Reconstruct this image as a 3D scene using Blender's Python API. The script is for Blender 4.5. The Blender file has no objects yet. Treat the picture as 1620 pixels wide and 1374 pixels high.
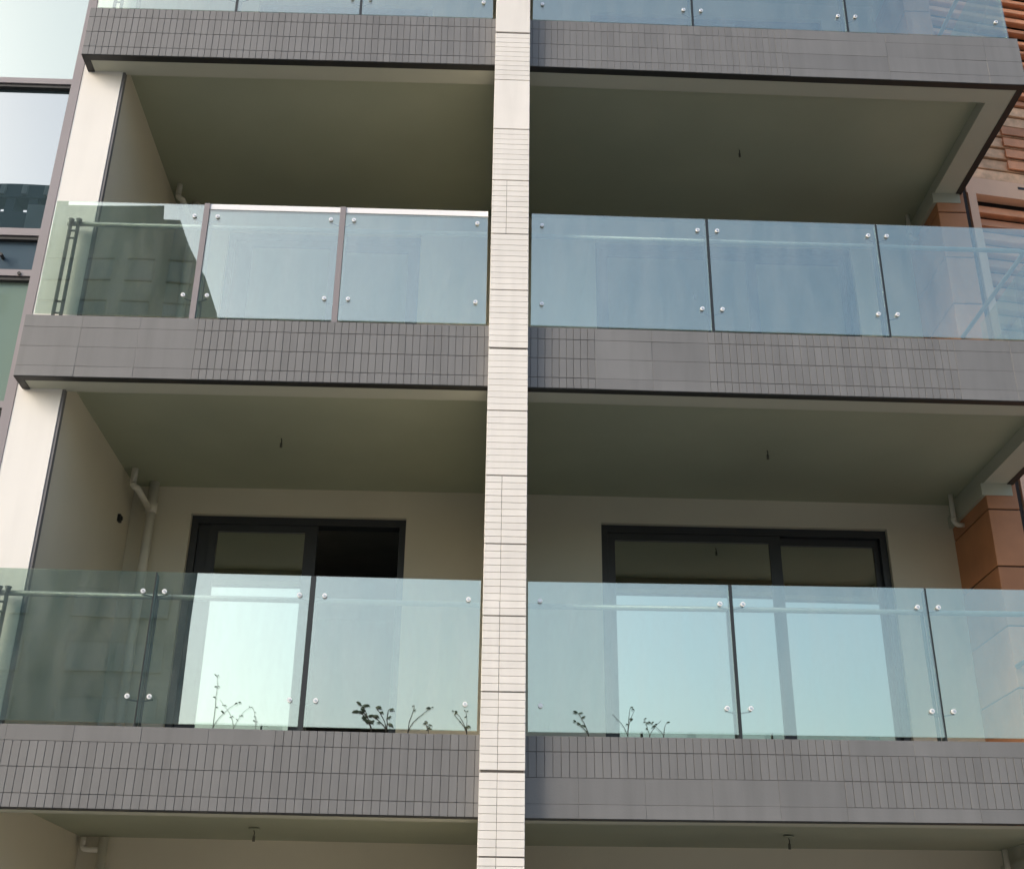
import bpy, math, random
from mathutils import Vector, Matrix
R = math.radians
random.seed(7)
sc = bpy.context.scene
COL = sc.collection

# ------------------------------------------------------------------ camera
cam_d = bpy.data.cameras.new('camera')
cam_d.sensor_fit = 'HORIZONTAL'
cam_d.sensor_width = 36.0
cam_d.lens = 1941.0 / 1620.0 * 36.0
cam_d.clip_start = 0.05
cam_d.clip_end = 4000
cam = bpy.data.objects.new('camera', cam_d)
COL.objects.link(cam)
cam.matrix_world = (Matrix.Translation((-0.181, -7.8445, 1.5273)) @ Matrix.Rotation(R(-1.5944), 4, 'Z')
                    @ Matrix.Rotation(R(90 + 25.5589), 4, 'X') @ Matrix.Rotation(R(0.7236), 4, 'Z'))
sc.camera = cam

# ------------------------------------------------------------------ sky, sun, exposure
SUN_EL, SUN_AZ = 30.0, 237.0          # hazy sun behind the camera, to its left
world = bpy.data.worlds.new('World')
sc.world = world
world.use_nodes = True
wn = world.node_tree
bg = wn.nodes['Background']
sky = wn.nodes.new('ShaderNodeTexSky')
sky.sky_type = 'NISHITA'
sky.sun_disc = False
sky.sun_elevation = R(SUN_EL)
sky.sun_rotation = R(SUN_AZ)
sky.air_density = 1.2
sky.dust_density = 4.0
sky.ozone_density = 1.0
wn.links.new(sky.outputs[0], bg.inputs[0])
bg.inputs[1].default_value = 0.14
sun_d = bpy.data.lights.new('sun', 'SUN')
sun_d.energy = 0.9
sun_d.angle = R(35)
sun_d.color = (1.0, 0.99, 0.975)
sun = bpy.data.objects.new('sun', sun_d)
COL.objects.link(sun)
sd = Vector((math.sin(R(SUN_AZ)) * math.cos(R(SUN_EL)), math.cos(R(SUN_AZ)) * math.cos(R(SUN_EL)), math.sin(R(SUN_EL))))
sun.rotation_euler = sd.to_track_quat('Z', 'Y').to_euler()
sc.view_settings.view_transform = 'Standard'
sc.view_settings.look = 'None'
sc.view_settings.gamma = 1
sc.view_settings.use_curve_mapping = False
sc.view_settings.exposure = 0.97
sc.render.engine = 'CYCLES'
sc.cycles.max_bounces = 12
sc.cycles.transparent_max_bounces = 24
sc.cycles.glossy_bounces = 6
sc.cycles.diffuse_bounces = 5
sc.cycles.caustics_reflective = False
sc.cycles.caustics_refractive = False

# ------------------------------------------------------------------ materials
def nodes_of(m):
    m.use_nodes = True
    return m.node_tree.nodes, m.node_tree.links, m.node_tree.nodes['Principled BSDF']

def surf(name, col, rough=0.6, var=0.05, scale=3.0, bump=0.0, bscale=60.0, metal=0.0, spec=0.5, rnd=0.0, stain=0.0,
         coord='Object', streak=0.0):
    m = bpy.data.materials.new(name)
    n, l, b = nodes_of(m)
    tc = n.new('ShaderNodeTexCoord')
    no = n.new('ShaderNodeTexNoise'); no.inputs['Scale'].default_value = scale; no.inputs['Detail'].default_value = 5
    geo = n.new('ShaderNodeNewGeometry')
    vec = geo.outputs['Position'] if coord == 'World' else tc.outputs['Object']
    l.new(vec, no.inputs['Vector'])
    mr = n.new('ShaderNodeMapRange')
    mr.inputs['From Min'].default_value = 0.3; mr.inputs['From Max'].default_value = 0.7
    mr.inputs['To Min'].default_value = 1 - var; mr.inputs['To Max'].default_value = 1 + var
    l.new(no.outputs['Fac'], mr.inputs['Value'])
    fac = mr.outputs[0]
    if rnd:
        oi = n.new('ShaderNodeObjectInfo')
        r2 = n.new('ShaderNodeMapRange'); r2.inputs['To Min'].default_value = 1 - rnd; r2.inputs['To Max'].default_value = 1 + rnd
        l.new(oi.outputs['Random'], r2.inputs['Value'])
        mu = n.new('ShaderNodeMath'); mu.operation = 'MULTIPLY'
        l.new(fac, mu.inputs[0]); l.new(r2.outputs[0], mu.inputs[1]); fac = mu.outputs[0]
    if streak:
        mp = n.new('ShaderNodeMapping'); mp.inputs['Scale'].default_value = (9, 9, 0.8)
        l.new(geo.outputs['Position'], mp.inputs[0])
        n3 = n.new('ShaderNodeTexNoise'); n3.inputs['Scale'].default_value = 1.0; n3.inputs['Detail'].default_value = 6
        l.new(mp.outputs[0], n3.inputs['Vector'])
        r3 = n.new('ShaderNodeMapRange'); r3.inputs['From Min'].default_value = 0.42; r3.inputs['From Max'].default_value = 0.75
        r3.inputs['To Min'].default_value = 1.0; r3.inputs['To Max'].default_value = 1 - streak
        l.new(n3.outputs['Fac'], r3.inputs['Value'])
        mu2 = n.new('ShaderNodeMath'); mu2.operation = 'MULTIPLY'
        l.new(fac, mu2.inputs[0]); l.new(r3.outputs[0], mu2.inputs[1]); fac = mu2.outputs[0]
    mx = n.new('ShaderNodeVectorMath'); mx.operation = 'SCALE'
    mx.inputs[0].default_value = col
    l.new(fac, mx.inputs['Scale'])
    l.new(mx.outputs[0], b.inputs['Base Color'])
    b.inputs['Roughness'].default_value = rough
    b.inputs['Metallic'].default_value = metal
    b.inputs['Specular IOR Level'].default_value = spec
    if bump:
        n2 = n.new('ShaderNodeTexNoise'); n2.inputs['Scale'].default_value = bscale; n2.inputs['Detail'].default_value = 4
        l.new(vec, n2.inputs['Vector'])
        bp = n.new('ShaderNodeBump'); bp.inputs['Strength'].default_value = bump; bp.inputs['Distance'].default_value = 0.01
        l.new(n2.outputs['Fac'], bp.inputs['Height']); l.new(bp.outputs[0], b.inputs['Normal'])
    return m

def glass_mat(name, r0, tint, gloss=(1, 1, 1), wave=0.02, wscale=0.8, rough=0.0, opaque=None):
    """sheet glass: Schlick mix of mirror reflection and tinted straight transmission (or a dark body)"""
    m = bpy.data.materials.new(name); m.use_nodes = True
    n, l = m.node_tree.nodes, m.node_tree.links
    n.remove(n['Principled BSDF'])
    out = n['Material Output']
    lw = n.new('ShaderNodeLayerWeight'); lw.inputs['Blend'].default_value = 0.5
    pw = n.new('ShaderNodeMath'); pw.operation = 'POWER'; pw.inputs[1].default_value = 5
    l.new(lw.outputs['Facing'], pw.inputs[0])
    ma = n.new('ShaderNodeMath'); ma.operation = 'MULTIPLY_ADD'; ma.inputs[1].default_value = 1 - r0; ma.inputs[2].default_value = r0
    l.new(pw.outputs[0], ma.inputs[0])
    gl = n.new('ShaderNodeBsdfGlossy'); gl.inputs['Color'].default_value = (*gloss, 1); gl.inputs['Roughness'].default_value = rough
    geo = n.new('ShaderNodeNewGeometry')
    no = n.new('ShaderNodeTexNoise'); no.inputs['Scale'].default_value = wscale; no.inputs['Detail'].default_value = 1
    l.new(geo.outputs['Position'], no.inputs['Vector'])
    bp = n.new('ShaderNodeBump'); bp.inputs['Strength'].default_value = 1.0; bp.inputs['Distance'].default_value = wave
    l.new(no.outputs['Fac'], bp.inputs['Height']); l.new(bp.outputs[0], gl.inputs['Normal'])
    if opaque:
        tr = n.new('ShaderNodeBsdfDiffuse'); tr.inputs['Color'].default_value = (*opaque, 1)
    else:
        tr = n.new('ShaderNodeBsdfTransparent'); tr.inputs['Color'].default_value = (*tint, 1)
    if not opaque:
        mp = n.new('ShaderNodeMapping'); mp.inputs['Scale'].default_value = (5, 5, 1.1)
        l.new(geo.outputs['Position'], mp.inputs[0])
        nd = n.new('ShaderNodeTexNoise'); nd.inputs['Scale'].default_value = 1.6; nd.inputs['Detail'].default_value = 7; nd.inputs['Roughness'].default_value = 0.65
        l.new(mp.outputs[0], nd.inputs['Vector'])
        md = n.new('ShaderNodeMapRange'); md.inputs['From Min'].default_value = 0.38; md.inputs['From Max'].default_value = 0.78
        md.inputs['To Min'].default_value = 0.0; md.inputs['To Max'].default_value = 0.10
        l.new(nd.outputs['Fac'], md.inputs['Value'])
        df = n.new('ShaderNodeBsdfDiffuse'); df.inputs['Color'].default_value = (0.62, 0.62, 0.58, 1)
        m2 = n.new('ShaderNodeMixShader')
        l.new(md.outputs[0], m2.inputs[0]); l.new(tr.outputs[0], m2.inputs[1]); l.new(df.outputs[0], m2.inputs[2])
        tr = m2
    mix = n.new('ShaderNodeMixShader')
    l.new(ma.outputs[0], mix.inputs[0]); l.new(tr.outputs[0], mix.inputs[1]); l.new(gl.outputs[0], mix.inputs[2])
    l.new(mix.outputs[0], out.inputs['Surface'])
    return m

M = dict(
    tile=surf('grey_tile', (0.176, 0.177, 0.180), 0.5, 0.05, 2.0, 0.05, 90, rnd=0.06, coord='World', streak=0.16),
    grout=surf('dark_grout', (0.122, 0.120, 0.121), 0.9, 0.15, 20),
    drip=surf('dark_drip_metal', (0.018, 0.018, 0.017), 0.5, 0.1, 5),
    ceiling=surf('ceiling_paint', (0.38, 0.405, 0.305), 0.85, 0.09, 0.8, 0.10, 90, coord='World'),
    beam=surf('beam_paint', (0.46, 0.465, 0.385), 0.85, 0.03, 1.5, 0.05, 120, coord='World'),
    wall=surf('beige_render', (0.65, 0.61, 0.505), 0.85, 0.04, 1.2, 0.12, 150, coord='World'),
    endwall=surf('pale_render', (0.84, 0.82, 0.785), 0.8, 0.03, 1.2, 0.12, 150, coord='World', streak=0.04),
    shadowline=surf('grey_shadow_line', (0.17, 0.165, 0.17), 0.6, 0.05),  # flat grey that paints a shadow line on the end wall
    cream=surf('cream_tile', (0.79, 0.76, 0.72), 0.45, 0.03, 3.0, 0.04, 80, rnd=0.035, coord='World', streak=0.09),
    joint=surf('pillar_joint', (0.16, 0.145, 0.13), 0.9, 0.1, 20),
    terra=surf('terracotta_panel', (0.44, 0.20, 0.10), 0.6, 0.10, 4, 0.1, 80, rnd=0.12, coord='World'),
    slat=surf('terracotta_slat', (0.66, 0.30, 0.16), 0.6, 0.16, 5, 0.1, 60, rnd=0.25, coord='World', streak=0.15),
    slatpale=surf('pale_terracotta_slat', (0.68, 0.43, 0.27), 0.65, 0.28, 9, 0.1, 60, rnd=0.18, coord='World'),
    creamframe=surf('cream_frame_metal', (0.76, 0.49, 0.34), 0.5, 0.05),
    dark=surf('dark_backing', (0.02, 0.014, 0.012), 0.8, 0.1),
    frame=surf('dark_window_frame', (0.030, 0.034, 0.040), 0.4, 0.06, 4),
    mullion=surf('mauve_grey_metal', (0.27, 0.245, 0.26), 0.42, 0.04, 3, metal=0.0),
    postdark=surf('dark_post_metal', (0.020, 0.024, 0.026), 0.4, 0.08),
    postgrey=surf('grey_post_metal', (0.25, 0.225, 0.235), 0.45, 0.05),
    rail=surf('satin_rail', (0.30, 0.31, 0.32), 0.5, 0.04, 8, metal=0.6),
    steel=surf('brushed_steel', (0.62, 0.64, 0.66), 0.28, 0.04, 8, metal=1.0),
    clamp=surf('polished_clamp', (0.86, 0.87, 0.88), 0.35, 0.02, 8, metal=0.15),
    whitestrip=surf('white_strip', (0.88, 0.88, 0.90), 0.5, 0.02),
    pvc=surf('grey_white_pvc', (0.74, 0.71, 0.63), 0.45, 0.05, 4),
    room=surf('room_paint', (0.38, 0.37, 0.34), 0.9, 0.1),
    black=surf('black_plastic', (0.012, 0.012, 0.012), 0.5, 0.1),
    asphalt=surf('asphalt', (0.055, 0.055, 0.056), 0.9, 0.2, 2, 0.3, 80, coord='World'),
    paving=surf('paving', (0.32, 0.31, 0.28), 0.85, 0.12, 2, 0.2, 40, coord='World'),
    conc=surf('weathered_concrete', (0.26, 0.27, 0.25), 0.85, 0.12, 0.4, 0.1, 10, coord='World'),
    concdark=surf('dark_blue_cladding', (0.055, 0.070, 0.080), 0.7, 0.1, 0.4, coord='World'),
    leaf=surf('dark_leaf', (0.016, 0.032, 0.014), 0.7, 0.3, 20),
    stem=surf('dark_stem', (0.018, 0.016, 0.012), 0.8, 0.2, 20),
    holder=surf('grey_plastic', (0.09, 0.09, 0.07), 0.6, 0.1),
    pot=surf('pot_clay', (0.12, 0.07, 0.05), 0.8, 0.1, 10),
    paint=surf('road_paint', (0.6, 0.6, 0.57), 0.8, 0.1, 10),
    glass=glass_mat('balustrade_glass', 0.245, (0.88, 0.965, 0.91), (0.95, 1.0, 0.94), 0.004, 0.55),
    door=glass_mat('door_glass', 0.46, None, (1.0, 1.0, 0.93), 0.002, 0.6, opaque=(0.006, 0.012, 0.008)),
    curtain=glass_mat('curtain_glass', 0.36, None, (0.90, 0.98, 1.0), 0.005, 0.7, opaque=(0.05, 0.08, 0.09)),
    curtainreflect=glass_mat('curtain_glass_painted_reflection', 0.34, None, (0.90, 0.98, 1.0), 0.005, 0.7, opaque=(0.26, 0.36, 0.30)),  # lighter reflection of the lower panes painted into the body colour
    spandrel=glass_mat('spandrel_glass', 0.16, None, (0.85, 0.95, 1.0), 0.004, 0.7, opaque=(0.09, 0.13, 0.165)),
    oppglass=glass_mat('far_window_glass', 0.06, None, (0.9, 0.95, 1.0), 0.02, 0.7, opaque=(0.21, 0.22, 0.205)),
)

# ------------------------------------------------------------------ mesh helpers
class MB:
    def __init__(s): s.v = []; s.f = []; s.smooth = []
    def box(s, x0, x1, y0, y1, z0, z1):
        b = len(s.v)
        s.v += [(x0, y0, z0), (x1, y0, z0), (x1, y1, z0), (x0, y1, z0), (x0, y0, z1), (x1, y0, z1), (x1, y1, z1), (x0, y1, z1)]
        s.f += [tuple(b + i for i in q) for q in ((0, 3, 2, 1), (4, 5, 6, 7), (0, 1, 5, 4), (1, 2, 6, 5), (2, 3, 7, 6), (3, 0, 4, 7))]
        s.smooth += [False] * 6
        return s
    def bbox(s, x0, x1, y0, y1, z0, z1, c=0.002):
        """box with chamfered front face (towards -y)"""
        b = len(s.v)
        s.v += [(x0, y1, z0), (x1, y1, z0), (x1, y1, z1), (x0, y1, z1),
                (x0, y0 + c, z0), (x1, y0 + c, z0), (x1, y0 + c, z1), (x0, y0 + c, z1),
                (x0 + c, y0, z0 + c), (x1 - c, y0, z0 + c), (x1 - c, y0, z1 - c), (x0 + c, y0, z1 - c)]
        q = [(0, 3, 2, 1)]
        for i in range(4):
            j = (i + 1) % 4
            q += [(i, j, 4 + j, 4 + i), (4 + i, 4 + j, 8 + j, 8 + i)]
        q += [(8, 9, 10, 11)]
        s.f += [tuple(b + i for i in t) for t in q]; s.smooth += [False] * len(q)
        return s
    def tube(s, pts, r, n=12, r1=None):
        pts = [Vector(p) for p in pts]
        b = len(s.v); N = len(pts)
        up = None
        for i, p in enumerate(pts):
            d = (pts[min(i + 1, N - 1)] - pts[max(i - 1, 0)]).normalized()
            a = d.cross(Vector((0, 0, 1)))
            if a.length < 0.2: a = d.cross(Vector((0, 1, 0)))
            a.normalize()
            if up is not None and a.dot(up) < 0: a = -a
            up = a
            c = d.cross(a)
            rr = r if r1 is None else r + (r1 - r) * i / (N - 1)
            for k in range(n):
                t = 2 * math.pi * k / n
                s.v.append(tuple(p + a * math.cos(t) * rr + c * math.sin(t) * rr))
        for i in range(N - 1):
            for k in range(n):
                k2 = (k + 1) % n
                s.f.append((b + i * n + k, b + i * n + k2, b + (i + 1) * n + k2, b + (i + 1) * n + k)); s.smooth.append(True)
        s.f.append(tuple(b + k for k in reversed(range(n)))); s.smooth.append(False)
        s.f.append(tuple(b + (N - 1) * n + k for k in range(n))); s.smooth.append(False)
        return s
    def poly(s, pts):
        b = len(s.v); s.v += [tuple(p) for p in pts]; s.f.append(tuple(range(b, b + len(pts)))); s.smooth.append(False)
        return s
    def mesh(s, name):
        me = bpy.data.meshes.new(name)
        me.from_pydata(s.v, [], s.f); me.update()
        for p, sm in zip(me.polygons, s.smooth): p.use_smooth = sm
        return me
    def build(s, name, mat, parent=None):
        me = s.mesh(name); me.materials.append(mat)
        return link(name, me, parent)

def link(name, me, parent=None, loc=None):
    o = bpy.data.objects.new(name, me); COL.objects.link(o)
    if parent: o.parent = parent
    if loc: o.location = loc
    return o
def box(name, mat, parent, *c): return MB().box(*c).build(name, mat, parent)
def fix_normals(o):
    import bmesh
    bm = bmesh.new(); bm.from_mesh(o.data); bmesh.ops.recalc_face_normals(bm, faces=bm.faces); bm.to_mesh(o.data); bm.free()
    return o
def tag(o, label=None, cat=None, group=None, kind=None):
    if label: o['label'] = label
    if cat: o['category'] = cat
    if group: o['group'] = group
    if kind: o['kind'] = kind
    return o
def thing(name, label, cat, loc=(0, 0, 0), group=None, rot=None):
    o = bpy.data.objects.new(name, None); COL.objects.link(o); o.location = loc; o.empty_display_size = 0.2
    if rot: o.rotation_euler = rot
    return tag(o, label, cat, group)
def arc(c, r, a0, a1, ax, ay, n=6):
    c = Vector(c); ax = Vector(ax); ay = Vector(ay)
    return [c + ax * math.cos(a0 + (a1 - a0) * i / n) * r + ay * math.sin(a0 + (a1 - a0) * i / n) * r for i in range(n + 1)]

# ------------------------------------------------------------------ main dimensions (metres)
XL, XR = -3.532, 4.30            # ends of the balcony edges
FB = {'C': 2.66, 'B': 5.66, 'A': 8.66, 'D': 11.66}     # undersides of the balcony edges
TILT = {'C': 0.005, 'B': -0.003, 'A': -0.0075, 'D': -0.01}
HF, HG = 0.505, 1.538
DB = 2.275                       # back wall plane
CE = 0.12                        # ceiling above the beam underside
HALF = 0.125
ROWW = {'A': 'uppermost', 'B': 'middle', 'C': 'lowest', 'D': 'topmost hidden'}

# ground and street -------------------------------------------------
g = MB().poly([(-600, -600, -0.15), (600, -600, -0.15), (600, 600, -0.15), (-600, 600, -0.15)]).build('ground', M['asphalt']); tag(g, kind='structure')
p = box('pavement', M['paving'], None, -60, 60, -14, 8, -0.149, 0.0); tag(p, kind='structure')
p = box('pavement', M['paving'], None, -60, 60, -34, -21, -0.149, 0.0); tag(p, kind='structure')
rm = MB()
for i in range(-10, 10): rm.box(i * 4, i * 4 + 2, -17.56, -17.44, -0.146, -0.142)
tag(rm.build('road_marking', M['paint']), kind='structure')

# ------------------------------------------------------------------ balcony slabs with tiled edges
PITCH = 0.0525
JZ = [0.0, 0.085, 0.245, 0.405, HF]
tile_cache = {}
def tile_mesh(w, h, gap):
    k = (round(w, 4), round(h, 4), gap)
    if k not in tile_cache:
        me = MB().bbox(-w / 2 + gap / 2, w / 2 - gap / 2, -0.006, 0.004, gap / 2, h - gap / 2, 0.0012).mesh('tile')
        me.materials.append(M['tile']); tile_cache[k] = me
    return tile_cache[k]

def blank(row, side, c, x):
    """places where the tiles are long slabs with hairline joints"""
    ax = abs(x)
    if row == 'A' and side > 0 and x > 2.30: return True
    if row == 'B' and side < 0 and x < -2.66: return True
    if row == 'B' and side > 0 and (0.60 < x < 1.12 or x > 3.3): return True
    if row == 'C' and side < 0 and c == 3 and x < -1.5: return True
    if row == 'C' and side > 0 and (c == 0 or (c == 1 and x < 1.9) or (c == 3 and x > 2.2)): return True
    return False

def slab(row, side):
    fb = FB[row]
    lab = {('A', -1): 'grey tiled balcony edge left of the cream pillar, highest in view', ('A', 1): 'grey tiled balcony edge right of the cream pillar, highest in view, its corner showing',
           ('B', -1): 'grey tiled balcony edge left of the cream pillar, at middle height', ('B', 1): 'grey tiled balcony edge right of the cream pillar, at middle height',
           ('C', -1): 'grey tiled balcony edge left of the cream pillar, lowest in view', ('C', 1): 'grey tiled balcony edge right of the cream pillar, lowest in view',
           ('D', -1): 'balcony slab above the top glass railing, left of the pillar', ('D', 1): 'balcony slab above the top glass railing, right of the pillar'}[(row, side)]
    t = thing('balcony', lab, 'balcony', (0, 0, fb), 'balconies stacked up the facade', (0, -TILT[row] * side, 0))
    xe = XL if side < 0 else XR
    x0, x1 = (xe, -0.06) if side < 0 else (0.06, xe)
    # drip strip along the front underside, and along the free end
    sx = 0.055
    d = MB().box(x0, x1, 0.0, 0.062, -0.004, 0.012)
    if side < 0: d.box(x0, x0 + sx, 0.0625, 0.21, -0.004, 0.012)
    else: d.box(x1 - sx, x1, 0.0625, 1.50, -0.004, 0.012)
    d.build('drip_edge', M['drip'], t)
    # beam behind the tiles: front, and side return
    b = MB()
    bx0 = x0 + (sx + 0.001 if side < 0 else 0); bx1 = x1 - (sx + 0.001 if side > 0 else 0)
    b.box(bx0, bx1, 0.063, 0.235, 0.002, HF - 0.03)
    if side > 0:
        b.box(bx1 - 0.20, bx1, 0.236, 2.36, 0.002, HF - 0.03)
        b.box(bx1 - 0.225, bx1 + 0.035, 1.492, 2.37, -0.105, 0.001)
    b.build('beam', M['beam'], t)
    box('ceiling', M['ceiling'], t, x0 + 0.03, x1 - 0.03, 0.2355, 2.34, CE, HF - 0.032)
    box('edge_core', M['grout'], t, x0 + 0.006, x1 - 0.006, 0.002, 0.062, 0.0125, HF - 0.003)
    if side > 0: box('end_face', M['tile'], t, x1 - 0.004, x1 + 0.002, 0.004, 1.50, 0.013, HF)
    else: box('end_face', M['tile'], t, x0 - 0.002, x0 + 0.004, 0.004, 0.22, 0.013, HF)
    box('floor_finish', M['paving'], t, x0 + 0.02, x1 - 0.02, 0.005, 2.34, HF - 0.029, HF - 0.004)
    if row == 'D': return t
    for c in range(4):
        h = JZ[c + 1] - JZ[c]
        x = x0
        while x < x1 - 0.006:
            bl = blank(row, side, c, x + 0.01)
            w = min(PITCH * ((16 if row == 'A' else 8) if bl else 1), x1 - x)
            if x1 - x - w < 0.012: w = x1 - x
            gap = 0.0008 if bl else (0.0031 if not (row == 'A' and side > 0) else 0.0020)
            me = tile_mesh(w, h, gap)
            o = link('tile', me, t, (x + w / 2, random.uniform(-0.0006, 0.0004), JZ[c]))
            o.rotation_euler = (random.uniform(-1, 1) * 0.004, 0, random.uniform(-1, 1) * 0.006)
            x += w
    if row == 'B' and side > 0:                     # two small fixing holes in the blank tiles
        for dz, dx in ((0.455, 0), (0.40, 0.012)):
            MB().tube([(3.86 + dx, -0.010, dz), (3.86 + dx, 0.0, dz)], 0.011, 10).build('fixing_hole', M['black'], t)
    return t
for row in 'CBAD':
    for side in (-1, 1): slab(row, side)

# ------------------------------------------------------------------ central pillar of cream tiles
lean = 0.0
pl = thing('tiled_pillar', 'tall narrow pillar of cream tiles between the left and right balconies', 'pillar', (0.0, 0, 4.4), None, (0, -lean, 0))
def pz(z): return z - 4.4
box('pillar_core', M['joint'], pl, -HALF - 0.008, HALF + 0.008, -0.088, 0.30, pz(-0.1), pz(14.6))
PW = 0.142
FINE = 0.0024
ptile = {}
def pt(x0, x1, z0, z1, g):
    me = MB().bbox(x0 + 0, x1 - 0, -0.1, 0.31, 0, z1 - z0 - g, 0.0015).mesh('tile'); me.materials.append(M['cream'])
    return me
joint_x = -PW + 0.112
for k in range(16):
    z0 = 1.92 + 0.5 * k
    thick = abs(((z0 - 2.92) / 3.0) - round((z0 - 2.92) / 3.0)) < 0.01
    zb = z0 + (0.012 if thick else 0.0035)
    zt = z0 + 0.5 - 0.0035
    if k in (12, 14, 15):
        link('tile', pt(-PW, PW, zb, zt, 0), pl, (0, 0, pz(zb)))
        continue
    n = 10
    ch = (zt - zb) / n
    single = k in (6, 7, 8, 9, 11, 13)
    for i in range(n):
        if k == 13 and i in (0, 1): ch2 = ch
        for (a, b_) in (((-PW, PW),) if single else ((-PW, joint_x - 0.0015), (joint_x + 0.0015, PW))):
            key = (k, a)
            kk = (round(a, 4), round(b_, 4), round(ch, 4))
            if kk not in ptile: ptile[kk] = pt(a, b_, 0, ch, FINE * (0.75 if single else 1))
            link('tile', ptile[kk], pl, (random.uniform(-1, 1) * 0.0004, random.uniform(0, 0.0008), pz(zb + i * ch)))
box('pillar_base', M['cream'], pl, -PW, PW, -0.1, 0.31, pz(-0.1), pz(1.9165))
box('pillar_top', M['cream'], pl, -PW, PW, -0.1, 0.31, pz(9.9235), pz(14.6))

# ------------------------------------------------------------------ glass balustrades
SEAM = {-1: [-2.33, -1.285], 1: [1.53, 2.86]}
def rail(t, row, side):
    hz = 1.415 if row == 'B' else 1.405
    pts = [(-0.17, 0.145, hz), (-3.42, 0.145, hz)] if side < 0 else \
        [(0.17, 0.145, hz)] + [(4.02, 0.145, hz)] + [(4.06, 0.16, hz), (4.075, 0.20, hz)] + [(4.075, 1.49, hz)]
    MB().tube(pts, 0.019, 14).build('handrail', M['rail'], t)
def balustrade(row, side):
    fb = FB[row]
    lab = {('A', -1): 'clear glass railing left of the pillar, cut off by the top of the photo', ('A', 1): 'clear glass railing right of the pillar, cut off by the top of the photo',
           ('B', -1): 'glass railing left of the pillar at middle height with grey posts and white top strip', ('B', 1): 'blue reflecting glass railing right of the pillar, at middle height',
           ('C', -1): 'lower left glass railing, its middle pane shining almost white', ('C', 1): 'lower right pale mint glass railing in front of the wide sliding door'}[(row, side)]
    t = thing('glass_railing', lab, 'railing', (0, 0, fb), 'glass railings on the balconies', (0, -TILT[row] * side, 0))
    z0, z1 = HF + 0.028, HG
    ends = ([-3.485] + SEAM[-1] + [-0.165]) if side < 0 else ([0.165] + SEAM[1] + [4.235])
    gaps = {(-1, 'B'): [0.045, 0.045], (-1, 'C'): [0.009, 0.034], (-1, 'A'): [0.02, 0.02],
            (1, 'A'): [0.018, 0.018], (1, 'B'): [0.020, 0.013], (1, 'C'): [0.022, 0.010]}[(side, row)]
    hw = [0] + [g_ / 2 for g_ in gaps] + [0]
    for i in range(3):
        a = ends[i] + hw[i]; b = ends[i + 1] - hw[i + 1]
        gp = MB().bbox(a, b, 0.018, 0.030, z0, z1, 0.0015).build('glass_panel', M['glass'], t)
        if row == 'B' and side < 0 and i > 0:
            box('top_strip', M['whitestrip'], gp, a, b, 0.012, 0.036, z1 - 0.046, z1 + 0.002)  # white strip added along the top of the two panes nearer the pillar
        # clamps at the corners
        for cx in (a + 0.066 + (0.015 if i == 0 else 0), b - 0.066 - (0.015 if i == 2 else 0)):
            if cx < -3.3 : continue
            for cz in (1.40 if row != 'B' else 1.425, 0.70 if row != 'B' else 0.715):
                cl = MB().tube([(cx, 0.006, cz), (cx, 0.0175, cz)], 0.016, 14).build('clamp', M['clamp'], gp)
                MB().tube([(cx, 0.002, cz), (cx, 0.0055, cz)], 0.007, 10).build('bolt', M['steel'], gp)
    # side return of glass along the free right end
    if side > 0:
        MB().box(4.240, 4.252, 0.035, 1.46, z0, z1).build('glass_panel', M['glass'], t)
    # posts: pairs of flat bars
    pm = M['postgrey'] if (row == 'B' and side < 0) else M['postdark']
    for i, sx in enumerate(SEAM[side]):
        w = {(-1, 'B'): 0.021, (-1, 'C'): (0.0045, 0.018)[i], (1, 'C'): (0.009, 0.005)[i], (1, 'B'): (0.009, 0.0065)[i]}.get((side, row), 0.009)
        y0 = 0.004 if (row == 'B' and side < 0) else 0.040
        po = MB().box(sx - w, sx + w, y0, y0 + 0.046, HF - 0.002, HG + (0.004 if y0 < 0.02 else -0.01)).box(sx - w, sx + w, 0.125, 0.165, HF - 0.002, HG - 0.14).build('post', pm, t)
        if not (row == 'B' and side < 0):
            box('seam_gasket', M['postdark'], po, sx - gaps[i] / 2 + 0.0005, sx + gaps[i] / 2 - 0.0005, 0.0165, 0.0315, HF + 0.001, HG - 0.002)
        br = MB()
        for cz in (1.425 if row == 'B' else 1.40, 0.715 if row == 'B' else 0.70):
            br.tube([(sx - 0.085, 0.046, cz - 0.012), (sx - w, 0.075, cz - 0.020)], 0.005, 8)
            br.tube([(sx + w, 0.075, cz - 0.020), (sx + 0.085, 0.046, cz - 0.012)], 0.005, 8)
            br.box(sx - w * .7, sx + w * .7, 0.087, 0.124, cz - 0.006, cz + 0.006)
        br.build('clamp_arm', M['postdark'], po)
    # end post near the free end: two bars side by side with rungs
    ex = -3.36
    if side > 0:
        rail(t, row, side); return t
    po = MB().box(ex - 0.034, ex - 0.024, 0.10, 0.15, HF - 0.002, HG - 0.14).box(ex + 0.024, ex + 0.034, 0.10, 0.15, HF - 0.002, HG - 0.14).build('post', M['postdark'] if side < 0 else M['steel'], t)
    rg = MB()
    for z in (0.60, 0.70, 1.27, HG - 0.20):
        rg.tube([(ex - 0.0238, 0.125, z), (ex + 0.0238, 0.125, z)], 0.008, 8)
    rg.build('rung', M['postdark'], po)
    if side < 0:
        wd = MB()
        for s_ in (-0.03, 0.03):
            wd.tube([(ex + s_, 0.125, HG - 0.139), (ex + s_, 0.125, HG - 0.095)], 0.010, 10, 0.024)
        wd.build('bracket', M['postdark'], po)
    rail(t, row, side)
    return t
for row in 'CBA':
    for side in (-1, 1): balustrade(row, side)

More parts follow.
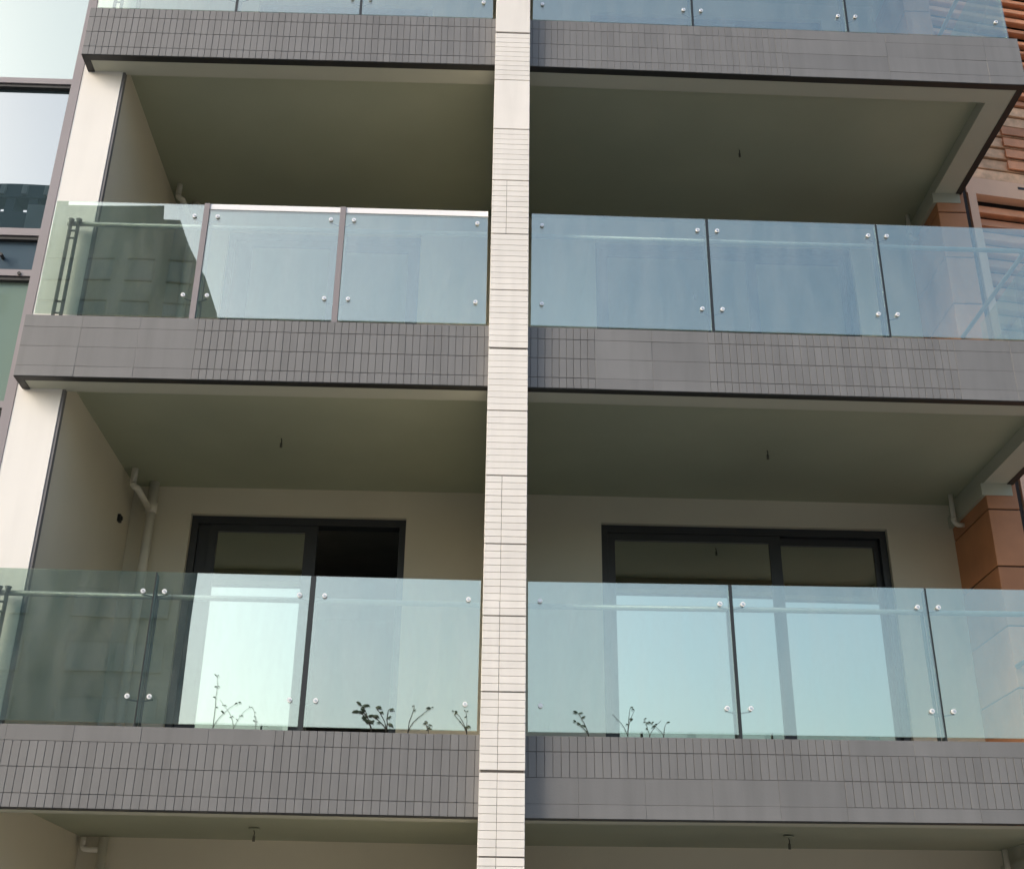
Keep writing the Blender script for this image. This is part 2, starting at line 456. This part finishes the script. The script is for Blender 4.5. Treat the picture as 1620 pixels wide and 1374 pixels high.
# ------------------------------------------------------------------ back walls, sliding doors, rooms
STOREY = {0: (-0.02, 2.66), 1: (3.165, 5.66), 2: (6.165, 8.66), 3: (9.165, 11.66)}
SW = ['ground floor', 'lower balcony', 'middle balcony', 'top balcony']
DL, DR = (-2.709, -0.822), (0.901, 3.455)
def back_wall(s, side):
    z0, zc = STOREY[s]
    z1 = zc + CE + 0.03
    zd = zc - 0.135                       # door head
    d0, d1 = DL if side < 0 else DR
    a, b = (-3.30, 0.0) if side < 0 else (0.001, 4.20)
    w = MB()
    w.box(a, d0, DB, DB + 0.2, z0, z1)
    w.box(d1, b, DB, DB + 0.2, z0, z1)
    w.box(d0 + 0.0005, d1 - 0.0005, DB, DB + 0.2, zd, z1)
    o = w.build('back_wall', M['wall'])
    tag(o, 'beige rendered wall round the sliding door of the %s, %s of the pillar' % (SW[s], 'left' if side < 0 else 'right'), 'wall', 'beige walls at the back of the balconies')
    # door
    nm = {(-1, 1): 'dark sliding door of the lower left balcony, its right half standing open', (1, 1): 'wide dark framed sliding door of the lower right balcony, closed'}
    t = thing('sliding_door', nm.get((side, s), 'dark framed sliding door behind the %s railing, %s of the pillar' % (SW[s], 'left' if side < 0 else 'right')), 'door',
              (d0, DB, z0), 'sliding doors at the back of the balconies')
    W, H = d1 - d0, zd - z0
    f = MB()
    fw = 0.06
    f.box(0.001, fw, 0.05, 0.17, 0, H - 0.001).box(W - fw, W - 0.001, 0.05, 0.17, 0, H - 0.001).box(fw, W - fw, 0.05, 0.17, H - 0.07, H - 0.001).box(fw, W - fw, 0.05, 0.17, 0, 0.05)
    f.build('frame', M['frame'], t)
    def sash(x0, x1, y, sl, sr):
        zt, zb = H - 0.072, 0.052
        q = MB().box(x0, x0 + sl, y, y + 0.04, zb, zt).box(x1 - sr, x1, y, y + 0.04, zb, zt)
        q.box(x0 + sl, x1 - sr, y, y + 0.04, zt - 0.065, zt).box(x0 + sl, x1 - sr, y, y + 0.04, zb, zb + 0.07)
        so = q.build('sash', M['frame'], t)
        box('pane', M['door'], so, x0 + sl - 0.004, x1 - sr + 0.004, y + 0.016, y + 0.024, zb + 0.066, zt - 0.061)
    if side < 0:
        sash(0.165, 1.11, 0.060, 0.070, 0.11)      # closed left leaf
        box('jamb_panel', M['frame'], t, fw + 0.002, 0.163, 0.09, 0.13, 0.052, H - 0.072)
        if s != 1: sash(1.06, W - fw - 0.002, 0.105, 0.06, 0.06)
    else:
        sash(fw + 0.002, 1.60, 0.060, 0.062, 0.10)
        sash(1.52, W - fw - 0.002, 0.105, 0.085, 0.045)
for s in range(4):
    for side in (-1, 1): back_wall(s, side)
    z0, zc = STOREY[s]
    r = MB()
    z1 = zc + 0.2
    r.poly([(-3.2, 2.48, z0), (4.0, 2.48, z0), (4.0, 6.5, z0), (-3.2, 6.5, z0)])
    r.poly([(-3.2, 2.48, z1), (-3.2, 6.5, z1), (4.0, 6.5, z1), (4.0, 2.48, z1)])
    r.poly([(-3.2, 6.5, z0), (4.0, 6.5, z0), (4.0, 6.5, z1), (-3.2, 6.5, z1)])
    r.poly([(-3.2, 2.48, z0), (-3.2, 6.5, z0), (-3.2, 6.5, z1), (-3.2, 2.48, z1)])
    r.poly([(4.0, 2.48, z0), (4.0, 2.48, z1), (4.0, 6.5, z1), (4.0, 6.5, z0)])
    tag(r.build('room_walls', M['room']), kind='structure')
tag(box('partition_wall', M['wall'], None, -0.07, 0.07, 0.32, DB - 0.001, -0.1, 14.5),
    'beige partition wall behind the cream pillar dividing left and right balconies', 'wall')
tag(box('rear_building_mass', M['wall'], None, -3.6, 12, 6.55, 7.0, -0.1, 15), kind='structure')

# ------------------------------------------------------------------ left end wall with pale front face
t = thing('end_wall', 'pale rendered end wall closing the balconies at the left, beside the grey metal fin', 'wall', (-3.41, 0.2, 0))
box('wall', M['endwall'], t, -0.163, 0.165, 0.0, 2.35, -0.1, 14.6)
box('inner_render', M['wall'], t, 0.1652, 0.172, 0.0505, 2.12, -0.1, 14.6)
box('shadow_strip', M['shadowline'], t, 0.1655, 0.186, 0.006, 0.05, -0.1, 14.6)  # thin grey strip put in for the shadow line along the inner corner

# ------------------------------------------------------------------ curtain wall at far left
t = thing('curtain_wall', 'mirror-like glass curtain wall with grey metal bars at the left edge', 'curtain wall', (-3.575, 0.2, 0))
box('fin', M['mullion'], t, -0.072, 0.0, -0.004, 0.25, -0.1, 14.6)
zs = []
for b0 in (-0.5, 2.5, 5.5, 8.5, 11.5):
    bars = [(b0 - 0.01, b0 + 0.045), (b0 + 1.115, b0 + 1.17), (b0 + 1.485, b0 + 1.55)]
    for i, (a, c) in enumerate(bars):
        MB().box(-4.2, -0.0725, 0.0, 0.12, a, c).build('transom', M['mullion'], t)
        MB().box(-4.2, -0.0725, 0.012, 0.10, a - 0.032, a - 0.0005).build('gasket', M['black'], t)
    for (a, c, m) in ((b0 + 0.0455, b0 + 1.0825, 'curtainreflect'), (b0 + 1.1705, b0 + 1.4525, 'spandrel'), (b0 + 1.5505, b0 + 2.9575, 'curtain')):
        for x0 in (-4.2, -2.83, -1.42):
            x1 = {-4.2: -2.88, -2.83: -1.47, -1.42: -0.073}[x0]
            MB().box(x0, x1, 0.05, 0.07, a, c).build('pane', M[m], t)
for x in (-2.88, -1.47): box('mullion', M['mullion'], t, x + 0.001, x + 0.049, -0.006, 0.13, -0.1, 14.6)
box('backing', M['dark'], t, -4.2, -0.073, 0.2, 0.24, -0.1, 14.6)
for z_, x_ in ((6.632, -0.16), (6.80, -0.33)): MB().tube([(x_, -0.012, z_), (x_, 0.0 if z_ < 6.7 else 0.049, z_)], 0.014, 10).build('bolt', M['black'], t)

# ------------------------------------------------------------------ terracotta column at the right
t = thing('terracotta_column', 'square column clad in orange terracotta panels at the right end of the balconies', 'column', (4.19, 1.50, 0))
box('column_core', M['dark'], t, -0.128, 0.118, 0.012, 0.86, -0.1, 14.6)
z = -0.08
while z < 14:
    MB().bbox(-0.138, 0.128, 0.0, 0.85, z + 0.006, z + 0.494, 0.004).build('panel', M['terra'], t)
    z += 0.5
# ------------------------------------------------------------------ louvred terracotta wing
t = thing('louvred_wall', 'orange terracotta wall of horizontal slats beyond the right balconies', 'wall', (4.40, 2.25, 0), None, (0, 0, R(9)))
box('backing', M['dark'], t, 0.02, 7.5, 0.12, 0.3, -0.1, 15)
def slat(z, x0, x1, m, y=0.0, h=0.115, lap=0.055, ledge=0.022):
    """overlapping board: drip edge forward at the bottom, top leaning back, pale rounded lower lip"""
    q = MB()
    pr = [(y + lap, z + h), (y + 0.012, z + ledge), (y, z + ledge - 0.006), (y, z + 0.004), (y + 0.006, z), (y + lap + 0.03, z + 0.004), (y + lap + 0.03, z + h)]
    n = len(pr)
    q.v = [(x0, a, b) for a, b in pr] + [(x1, a, b) for a, b in pr]
    q.f = [(k, k + n, (k + 1) % n + n, (k + 1) % n) for k in range(n)] + [tuple(reversed(range(n, 2 * n))), tuple(range(n))]
    q.smooth = [False] * len(q.f)
    return fix_normals(q.build('slat', m, t))
z = 9.47
i = 0
while z < 14.4:
    pale = z < 10.45
    if pale: slat(z, 0.30, 7.4, M['slatpale'], random.uniform(-.006, .006), 0.138, 0.02, 0.012)
    else: slat(z, 0.05, 7.4, M['slat'], random.uniform(-.01, .01), random.choice((0.105, 0.112, 0.12)), random.uniform(0.045, 0.065), random.uniform(0.015, 0.035))
    z += 0.152; i += 1
for k_ in range(4): box('red_block', M['slat'], t, 0.88, 1.9, -0.024, -0.0065, 9.622 + k_ * 0.152 + 0.018, 9.622 + k_ * 0.152 + 0.118)
box('frame', M['creamframe'], t, 0.33, 7.4, -0.03, 0.09, 9.245, 9.45)
MB().box(0.34, 0.43, -0.034, 0.088, 0.0, 9.244).box(3.2, 3.32, -0.034, 0.088, 0.0, 9.244).build('frame', M['creamframe'], t)
box('edge_strip', M['dark'], t, 0.24, 0.325, -0.02, 0.1, 0.0, 9.46)
MB().box(0.93, 1.03, -0.034, -0.0305, 9.37, 9.40).build('fixing', M['black'], t)
z = 9.05
while z > -0.1:
    slat(z, 0.435, 7.4, M['slat'], 0.015, 0.13, 0.06, 0.03)
    z -= 0.165

# ------------------------------------------------------------------ drain pipes
def pipe_left(zc, lab, dy=0.0):
    """floor waste trap under the ceiling, joined to a vertical stack in the back left corner"""
    zt = zc + CE
    t = thing('drain_pipe', lab, 'drain pipe', (-3.04, DB - 0.09, zt), 'drain pipes in the balcony corners')
    MB().tube([(0, 0, -0.001), (0, 0, -2.5)], 0.041, 16).build('stack', M['pvc'], t)
    MB().tube([(0, 0, -0.20), (0, 0, -0.30)], 0.050, 16).build('collar', M['pvc'], t)
    pts = [Vector((-0.10, -0.30, -0.001)), Vector((-0.10, -0.30, -0.14))] + arc((-0.05, -0.30, -0.14), 0.05, math.pi, math.pi * 1.45, (1, 0, 0), (0, 0, 1), 5) + [Vector((-0.012, -0.04, -0.27))]
    MB().tube(pts, 0.028, 12).build('trap', M['pvc'], t)
    return t
pipe_left(5.66, 'pale drain pipe with trap in the back corner of the lower left balcony')
pipe_left(8.66, 'pale drain pipe with trap in the back corner of the middle left balcony')
def pipe_low():
    t = thing('drain_pipe', 'pale elbowed drain pipe under the lowest balcony at bottom left', 'drain pipe', (-3.02, DB - 0.10, 2.66 + CE), 'drain pipes in the balcony corners')
    MB().tube([(0, 0, -0.001), (0, 0, -2.5)], 0.036, 16).build('stack', M['pvc'], t)
    MB().tube([Vector((-0.16, 0, -0.001)), Vector((-0.16, 0, -0.06))] + arc((-0.13, 0, -0.06), 0.03, math.pi, 1.5 * math.pi, (1, 0, 0), (0, 0, 1), 5) + [Vector((-0.03, 0, -0.095))], 0.021, 12).build('trap', M['pvc'], t)
pipe_low()
def pipe_right(zc, lab):
    t = thing('drain_pipe', lab, 'drain pipe', (3.97, DB - 0.25, zc + CE), 'drain pipes in the balcony corners')
    MB().tube([Vector((0, 0, -0.001)), Vector((0, 0, -0.26))] + arc((0.04, 0, -0.26), 0.04, math.pi, 1.5 * math.pi, (1, 0, 0), (0, 0, 1), 6) + [Vector((0.083, 0, -0.30))], 0.021, 12).build('pipe', M['pvc'], t)
    MB().tube([(0, 0, -0.235), (0, 0, -0.265)], 0.026, 12).build('collar', M['pvc'], t)
pipe_right(5.66, 'short elbowed drain pipe under the ceiling of the lower right balcony, by the terracotta column')
pipe_right(8.66, 'short drain pipe under the ceiling of the middle right balcony, by the terracotta column')
pipe_right(2.66, 'short drain pipe under the lowest right balcony at the bottom edge of the photo')

# ------------------------------------------------------------------ ceiling lamp points
def hook(x, y, zc, lab):
    t = thing('ceiling_lamp_holder', lab, 'lamp holder', (x, y, zc + CE), 'bare lamp holders on the balcony ceilings')
    MB().tube([(0, 0, 0.001), (0, 0, -0.008)], 0.040, 18).build('ceiling_plate', M['ceiling'], t)
    MB().tube([(0, 0, -0.0125), (0.006, 0, -0.03), (0.004, 0.004, -0.055)], 0.004, 8).build('wire', M['black'], t)
    MB().tube([(0.004, 0.004, -0.052), (0.004, 0.004, -0.09)], 0.009, 12, 0.011).build('socket', M['holder'], t)
hook(2.12, 1.12, 8.66, 'bare lamp holder on the ceiling of the middle right balcony')
hook(-1.80, 1.20, 5.66, 'bare lamp holder on the ceiling of the lower left balcony')
hook(2.16, 1.20, 5.66, 'bare lamp holder on the ceiling of the lower right balcony')
hook(-1.77, 1.55, 2.66, 'bare lamp holder under the lowest left balcony, at the bottom of the photo')
hook(2.15, 1.50, 2.66, 'bare lamp holder under the lowest right balcony, at the bottom of the photo')
t = thing('junction_box', 'small black box on the side wall of the lower left balcony, beside the drain pipe', 'junction box', (-3.2445, 1.95, 5.335))
MB().box(0.0, 0.03, -0.03, 0.03, -0.03, 0.03).build('housing', M['black'], t)
MB().tube([(0.0305, 0, 0), (0.042, 0, 0)], 0.018, 12).build('cap', M['black'], t)

# ------------------------------------------------------------------ weeds rooted on the narrow ledge in front of the lower glass
def plant(x, h, n, lab, y=0.009, big=1.0, seed=1):
    rn = random.Random(seed)
    t = thing('weed', lab, 'plant', (x, y, 2.66 + HF + 0.002 + TILT['C'] * abs(x)), 'weeds rooted in the ledge below the lower railings')
    st, lf = MB(), MB()
    for i in range(n):
        ang = rn.uniform(-1, 1) * 0.55
        hh = h * rn.uniform(0.55, 1.0)
        pts = []
        px = py = 0.0
        for k in range(6):
            u = k / 5
            px = math.sin(ang) * hh * u * (0.3 + 1.2 * u) + rn.uniform(-1, 1) * 0.006 * u
            pts.append((px, rn.uniform(-1, 1) * 0.002 - 0.004 * u, hh * u * math.cos(ang)))
        st.tube(pts, 0.0034 * big, 6, 0.0016 * big)
        for k in range(2, 6):
            for s_ in (-1, 1):
                if rn.random() < (0.72 if k < 5 else 0.3): continue
                p0 = Vector(pts[k]); a = rn.uniform(-0.5, 0.8)
                L = rn.uniform(0.025, 0.05) * big
                d = Vector((s_ * math.cos(a), rn.uniform(-.35, .05), math.sin(a))).normalized()
                w = Vector((-d.z, 0.25, d.x)).normalized() * L * rn.uniform(0.13, 0.24)
                q = [p0, p0 + d * L * .35 + w, p0 + d * L * .75 + w * .7, p0 + d * L - Vector((0, 0, L * .15)), p0 + d * L * .75 - w * .7, p0 + d * L * .35 - w]
                m_ = Vector((0, -0.004, 0.003))
                b = len(lf.v); lf.v += [tuple(v) for v in q] + [tuple(p0 + d * L * .5 + m_)]
                for e in range(6): lf.f.append((b + e, b + (e + 1) % 6, b + 6)); lf.smooth.append(False)
    st.build('stem', M['stem'], t); tag(lf.build('leaf', M['leaf'], t), kind='stuff')
FL, FR = 'below the lower left glass', 'below the lower right glass'
plant(-0.83, 0.22, 3, 'dark drooping plant %s, largest and farthest from the pillar' % FL, big=1.15, seed=3)
plant(-0.735, 0.17, 3, 'dark upright plant %s, just right of the largest one' % FL, big=1.05, seed=8)
plant(-0.60, 0.20, 2, 'thin twiggy plant %s, third from its left' % FL, big=0.8, seed=5)
plant(-0.47, 0.08, 3, 'very low plant %s, the lowest of the row' % FL, big=0.6, seed=9)
plant(-0.225, 0.17, 3, 'thin plant %s, nearest the pillar' % FL, big=0.7, seed=12)
plant(-1.83, 0.34, 2, 'tallest thin stem at the left edge of the bright lower pane', big=0.6, seed=15)
plant(-1.70, 0.23, 2, 'fine stemmed plant second from the left in the bright lower pane', big=0.45, seed=21)
plant(-1.56, 0.14, 2, 'small fine plant in the middle of the bright lower pane', big=0.4, seed=25)
plant(0.55, 0.17, 2, 'curled thin plant %s, nearest the pillar' % FR, big=0.8, seed=31)
plant(0.80, 0.23, 3, 'tallest plant %s, by the door frame' % FR, big=0.65, seed=33)
plant(0.94, 0.12, 2, 'small plant %s, just right of the tallest one' % FR, big=0.6, seed=36)
plant(1.03, 0.13, 2, 'small plant %s, farthest from the pillar' % FR, big=0.6, seed=38)

# ------------------------------------------------------------------ high-rises across the street (seen in the glass)
def opp(name, lab, x0, x1, y, zbase, ztop, fl, mat, taper):
    t = thing(name, lab, 'building', ((x0 + x1) / 2, y, 0))
    W = (x1 - x0) / 2
    wm = MB()
    pl4 = [(-W, 0), (W, 0), (W - taper, -16), (-W, -16)]
    wm.v = [(a, b, -0.1) for a, b in pl4] + [(a, b, ztop) for a, b in pl4]
    wm.f = [(0, 1, 5, 4), (1, 2, 6, 5), (2, 3, 7, 6), (3, 0, 4, 7), (4, 5, 6, 7), (3, 2, 1, 0)]; wm.smooth = [False] * 6
    fix_normals(wm.build('wall', mat, t))
    z = zbase
    nx = max(2, int(2 * W / 6.5))
    while z + 2.4 < ztop:
        for i in range(nx):
            cx = -W + (i + 0.5) * 2 * W / nx
            w = 0.34 * 2 * W / nx
            wo = MB().box(cx - w - .08, cx + w + .08, 0.001, 0.09, z - .08, z).box(cx - w - .08, cx + w + .08, 0.001, 0.09, z + 1.7, z + 1.78)\
                .box(cx - w - .08, cx - w, 0.001, 0.09, z, z + 1.7).box(cx + w, cx + w + .08, 0.001, 0.09, z, z + 1.7).box(cx - .04, cx + .04, 0.001, 0.08, z, z + 1.7).build('window', mat, t)
            box('pane', M['oppglass'], wo, cx - w, cx + w, 0.0015, 0.05, z, z + 1.7)
        z += fl
    return t
KS = 2.256
OY = -64.0
def sx_(x): return -0.181 + (x + 0.181) * KS
def sz_(z): return 1.527 + (z - 1.527) * KS
xa, xb = sx_(-19), sx_(-7.8)
o1 = opp('apartment_building', 'grey high-rise across the street, mirrored in the left glass railings', xa, xb, OY, 10, sz_(19.2), 3.3, M['conc'], 7.0)
cx = (xa + xb) / 2
pv = MB()
out = [(-14.5, 19.2), (-8.0, 19.2), (-8.2, 20.6), (-8.65, 21.9), (-9.25, 23.0), (-9.66, 23.9), (-10.2, 23.92), (-10.25, 24.4), (-14.5, 24.4)]
n = len(out)
pv.v = [(sx_(a) - cx, -0.2, sz_(b)) for a, b in out] + [(sx_(a) - cx - (4 if k not in (0, 8) else 0), -9.0, sz_(b)) for k, (a, b) in enumerate(out)]
pv.f = [(k, (k + 1) % n, (k + 1) % n + n, k + n) for k in range(n)] + [tuple(range(n)), tuple(reversed(range(n, 2 * n)))]
pv.smooth = [False] * len(pv.f)
fix_normals(pv.build('roof', M['conc'], o1))
for k in range(4):
    a = sx_(-13.6 + k * 1.25) - cx
    for zb in (sz_(20.0), sz_(21.6)):
        wo = MB().box(a, a + 1.9, -0.199, -0.10, zb - .1, zb).box(a, a + 1.9, -0.199, -0.10, zb + 1.8, zb + 1.9).build('window', M['frame'], o1)
        box('pane', M['oppglass'], wo, a, a + 1.9, -0.199, -0.15, zb + .001, zb + 1.799)
xa, xb = sx_(-36), sx_(-13.75)
o2 = opp('tower_building', 'dark tower across the street with a slatted roof frame, mirrored at the far left', xa, xb, OY - 1, 10, sz_(24.35), 3.3, M['concdark'], 6.0)
W = (xb - xa) / 2
pg = MB()
pg.box(-W, W, -1.6, 0.0, sz_(24.92), sz_(25.5))
x = W; k = 0
while x > -W + 1:
    pg.box(x - 0.6, x, -1.6, -0.1, sz_(24.35) + .001, sz_(24.92) - .001)
    x -= 1.5
pg.build('roof_frame', M['concdark'], o2)
for k in range(30): MB().box(W - 1.1 - k * 1.5, W - 0.75 - k * 1.5, 0.001, 0.25, sz_(25.0), sz_(25.4)).build('roof_fin', M['paving'], o2)
